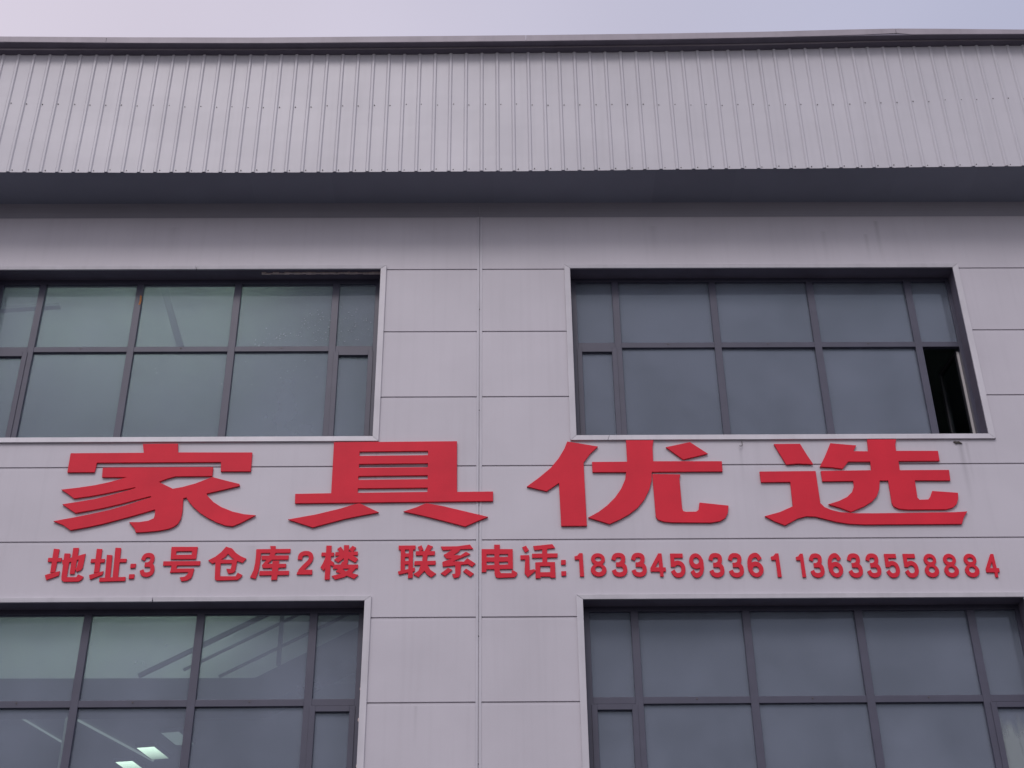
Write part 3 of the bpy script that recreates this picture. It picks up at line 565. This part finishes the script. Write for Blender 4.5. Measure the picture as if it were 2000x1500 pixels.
for k, (sol, hol) in GLYPHS.items():
    if k in big:
        o = plate('sign_character', sol, hol, .024); tag(o, 'red ' + k + ', ' + big[k], 'sign character', 'very large red characters under the upper windows')
    else:
        o = plate('sign_colon' if k in ':;' else 'sign_character', sol, hol, .015)
        tag(o, small[k], 'sign colon' if k in ':;' else 'sign character', 'small red characters of the address and telephone line')
ordn = ['first', 'second', 'third', 'fourth', 'fifth', 'sixth', 'seventh', 'eighth', 'ninth', 'tenth', 'last']
for i, (ch, (tl, tr, bl)) in enumerate(DIGITS):
    W_, sol, hol = TPL[ch]
    def mp(p): 
        u, v_ = p[0]/W_, p[1]/217
        return (tl[0]+(tr[0]-tl[0])*u+(bl[0]-tl[0])*v_, tl[1]+(tr[1]-tl[1])*u+(bl[1]-tl[1])*v_)
    o = plate('sign_numeral', [[mp(p) for p in s] for s in sol], [[mp(p) for p in h] for h in hol], .015)
    if i == 0: lab = 'red numeral 3 between the left colon and 号'
    elif i == 1: lab = 'red numeral 2 between 库 and 楼 in the address'
    else:
        j = i-2; n = j % 11
        lab = 'red numeral %s, %s digit of the %s telephone number' % (ch, ordn[n], 'left' if j < 11 else 'right')
    tag(o, lab, 'sign numeral', 'small red characters of the address and telephone line' if i < 2 else 'digits of the %s telephone number' % ('left' if i < 13 else 'right'))

# ------------------------------------------------------------------ inside the lower left room
st = empty('staircase', (-3.2, 1.5, 7.4))
tag(st, 'dim steel staircase with railings seen through the lower left window', 'staircase')
def loc(o): o.location = -st.location; return o
bm = bmesh.new()
pr = [(-6.6, 7.97), (-3.0, 7.957), (-1.75, 8.624), (-.75, 9.15), (-.75, 8.75), (-1.9, 8.15), (-2.85, 7.60), (-6.6, 7.60)]
f = [bm.verts.new((x, 1.5, z)) for x, z in pr]; k = [bm.verts.new((x, 1.95, z)) for x, z in pr]
bm.faces.new(f); bm.faces.new(k[::-1])
for i in range(len(pr)): bm.faces.new((f[i], k[i], k[(i+1) % len(pr)], f[(i+1) % len(pr)]))
loc(obj('flight', bm, 'stairdark', st))
for p0, p1, wd in (((-4.45, 1.5, 7.99), (-2.2, 1.5, 9.19), .05), ((-3.9, 1.5, 8.065), (-1.9, 1.5, 9.13), .03), ((-3.45, 1.5, 7.975), (-1.3, 1.5, 9.11), .03)):
    bm = bmesh.new(); bar(bm, p0, p1, wd, wd); loc(obj('handrail', bm, 'stairdark', st))
for x, z0, z1 in ((-2.72, 8.12, 8.92), (-1.5, 8.76, 9.18)):
    bm = bmesh.new(); bar(bm, (x, 1.5, z0), (x, 1.5, z1), .05, .05); loc(obj('post', bm, 'stairdark', st))
M['lampdim'] = emit('dim_fluorescent_diffuser', (.80, .92, .92), .35)
for cx, cy, a, dsc in ((-5.75, 8.1, -.2, 'bright greenish white ceiling light behind the lower left window, middle one of a slanting row'), (-6.27, 8.85, -.2, 'bright greenish white ceiling light behind the lower left window, lowest of a slanting row'), (-5.2, 7.35, -.2, 'faint ceiling light behind the lower left window, highest of a slanting row')):
    t = empty('ceiling_light', (cx, cy, 9.2)); tag(t, dsc, 'ceiling light', 'lit ceiling lights inside')
    t.rotation_euler = (0, 0, a)
    boxes('housing', [(-.18, .18, -.34, .34, -.06, -.001)], 'innerdark', t)
    boxes('diffuser', [(-.15, .15, -.31, .31, -.066, -.061)], 'lampdim' if cx > -5.5 else 'lamp', t)
bm = bmesh.new(); bar(bm, (-6.85, 5.9, 9.17), (-5.85, 8.6, 9.17), .028, .028)
M['tray_glow'] = emit('dim_tray_glow', (.86, .95, .95), .42)  # ceiling trays given an added glow to brighten their pale lines
tag(obj('glowing_tray', bm, 'tray_glow', None), 'long ceiling tray given a faint added glow, running towards the bright ceiling lights', 'ceiling tray', 'ceiling trays with added glow')
bm = bmesh.new(); bar(bm, (-7.62, 5.9, 9.17), (-7.1, 7.75, 9.17), .024, .024)
tag(obj('glowing_tray', bm, 'tray_glow', None), 'short ceiling tray given a faint added glow, at the far left of the lower left window', 'ceiling tray', 'ceiling trays with added glow')
bm = bmesh.new(); bar(bm, (-5.25, 1.5, 4.75), (-5.25, 1.5, 7.46), .035, .035)
tag(obj('pipe', bm, 'alu', None), 'thin upright pale pipe behind the lower left window', 'pipe')

M['glow_low'] = emit('unseen_glow_low', (.90, 1.0, .95), 8.5)
M['glow_up'] = emit('unseen_glow_up', (.90, 1.0, .94), 8.0)
for cx, cy, z, dsc in ((-4.9, .95, 9.2, 'inside, just above the head of the lower left window'), (-5.2, .95, 14.36, 'inside, just above the head of the upper left window')):  # two unseen lights, added to give the left rooms their greenish glow
    t = empty('ceiling_light', (cx, cy, z)); tag(t, 'long unseen light added for the room glow, ' + dsc, 'ceiling light', 'lit ceiling lights inside')
    t.rotation_euler = (0, 0, math.pi/2)
    boxes('hanger', [(-.006, .006, -.62, -.608, -.29, 0), (-.006, .006, .608, .62, -.29, 0)], 'alu', t)
    boxes('diffuser', [(-.08, .08, -1.9, 1.9, -.36, -.30)], 'glow_low' if z < 10 else 'glow_up', t)
boxes('downstand', [(-9.2, -.34, 2.0, 2.1, 8.10, 9.198)], 'partition', B)
boxes('downstand', [(-9.2, -.34, 2.0, 2.1, 9.61, 14.35)], 'partition', B)
# steel bracing inside the upper left room
for p0, p1, wd in (((-4.95, 1.2, 14.3), (-4.40, 1.2, 12.70), .10), ((-7.6, 1.2, 13.33), (-6.2, 1.2, 13.43), .045)):
    bm = bmesh.new(); bar(bm, p0, p1, wd, .10); obj('roof_brace', bm, 'brace', B)
# small marks and leftovers ------------------------------------------------
def blob(name, pts, y, th, m_, parent=None):
    bm = bmesh.new(); f = [bm.verts.new((x, y-th, z)) for x, z in pts]; k = [bm.verts.new((x, y, z)) for x, z in pts]
    bm.faces.new(f); bm.faces.new(k[::-1])
    for i in range(len(pts)): bm.faces.new((f[i], k[i], k[(i+1) % len(pts)], f[(i+1) % len(pts)]))
    return obj(name, bm, m_, parent)
wUL, wUR, wLL, wLR = WN[1, 'up'][0], WN[2, 'up'][0], WN[1, 'low'][0], WN[2, 'low'][0]
blob('rust_patch', [(-4.800, 12.93), (-4.775, 12.92), (-4.768, 12.84), (-4.775, 12.78), (-4.802, 12.77), (-4.795, 12.85)], .249, .002, 'rust', wUL)
# squeezed out sealant along the head of the upper left window
bm = bmesh.new(); x = -3.15
while x < -1.57:
    x2 = x+random.uniform(.03, .08); h = random.uniform(.006, .016); box(bm, x, x2+.004, .07+random.uniform(0, .02), .11, 13.181-h, 13.183); x = x2
obj('sealant_bead', bm, 'foam', wUL)['kind'] = 'stuff'
# dried paint specks on the glass of the upper left window
bm = bmesh.new()
def speck(x, z, r, y=.282):
    n = random.randint(5, 7); a0 = random.random()*6
    f = [bm.verts.new((x+r*random.uniform(.6, 1)*math.cos(a0+6.283*i/n), y, z+r*random.uniform(.8, 1.4)*math.sin(a0+6.283*i/n))) for i in range(n)]; bm.faces.new(f)
for _ in range(330):
    t = random.betavariate(2.2, 1.6); x = -3.25+t*1.6; z = 12.12+.62*math.sin(t*2.0)*random.uniform(.1, 1)+random.gauss(0, .07)
    if -2.19 < x < -2.08 or x > -1.62: continue
    if z > 12.08: speck(x, min(z, 13.0), random.choice((.003, .003, .004, .005, .008)))
for _ in range(26): speck(random.uniform(-4.6, -2.3), random.uniform(11.5, 11.9), random.uniform(.003, .007))
obj('paint_speck', bm, 'white', wUL)['kind'] = 'stuff'
# flaked sealant down the right jamb of the lower left window
bm = bmesh.new(); z = 6.2
while z < 7.95:
    if random.random() < .62:
        x = -1.535+random.uniform(-.012, .01); speck(x, z, random.uniform(.012, .026), .2465)
    z += random.uniform(.03, .07)
obj('sealant_flake', bm, 'foam', wLL)['kind'] = 'stuff'
# smeared whitewash on the right casement of the lower right window
sm = bpy.data.materials.new('smeared_whitewash'); sm.use_nodes = True; t_ = sm.node_tree; N = t_.nodes; K = t_.links.new; N.clear()
o_ = N.new('ShaderNodeOutputMaterial'); tr = N.new('ShaderNodeBsdfTransparent'); df = N.new('ShaderNodeBsdfDiffuse'); df.inputs[0].default_value = (.42, .48, .48, 1)
co = N.new('ShaderNodeTexCoord'); mp_ = N.new('ShaderNodeMapping'); mp_.inputs['Scale'].default_value = (7, 7, 1.2); K(co.outputs['Object'], mp_.inputs[0])
nn = N.new('ShaderNodeTexNoise'); nn.inputs['Scale'].default_value = 1.6; nn.inputs['Detail'].default_value = 5; K(mp_.outputs[0], nn.inputs['Vector'])
sp = N.new('ShaderNodeSeparateXYZ'); K(co.outputs['Object'], sp.inputs[0])
hz = N.new('ShaderNodeMapRange'); hz.inputs[1].default_value = 7.06; hz.inputs[2].default_value = 6.7; hz.inputs[3].default_value = -.30; hz.inputs[4].default_value = .28; K(sp.outputs['Z'], hz.inputs[0])
sm_ = N.new('ShaderNodeMath'); sm_.operation = 'ADD'; K(nn.outputs[0], sm_.inputs[0]); K(hz.outputs[0], sm_.inputs[1])
rg = N.new('ShaderNodeMapRange'); rg.inputs[1].default_value = .42; rg.inputs[2].default_value = .72; rg.inputs[3].default_value = 0; rg.inputs[4].default_value = .55; K(sm_.outputs[0], rg.inputs[0])
mx_ = N.new('ShaderNodeMixShader'); K(rg.outputs[0], mx_.inputs[0]); K(tr.outputs[0], mx_.inputs[1]); K(df.outputs[0], mx_.inputs[2]); K(mx_.outputs[0], o_.inputs[0])
M['smear'] = sm
bm = bmesh.new(); bm.faces.new([bm.verts.new(p) for p in ((5.76, .2715, 5.86), (6.15, .2715, 5.86), (6.15, .2715, 7.055), (5.76, .2715, 7.055))])
obj('paint_smear', bm, 'smear', wLR)
lf = blob('withered_leaf', [(5.765, 10.438), (5.79, 10.448), (5.81, 10.440), (5.835, 10.445), (5.865, 10.425), (5.875, 10.41), (5.845, 10.418), (5.815, 10.42), (5.80, 10.405), (5.785, 10.422)], -.004, .012, 'leaf')
tag(lf, 'dark withered scrap of leaf stuck below the sill of the upper right window', 'leaf')
bm = bmesh.new()
for a, b in (((3.105, -.006, 10.46), (3.105, -.02, 10.40)), ((3.105, -.02, 10.40), (3.085, -.03, 10.375)), ((3.085, -.03, 10.375), (3.065, -.03, 10.385))): bar(bm, a, b, .006, .006)
tag(obj('wire_hook', bm, 'leaf', None), 'small bent wire hook hanging under the sill above 优', 'hook')
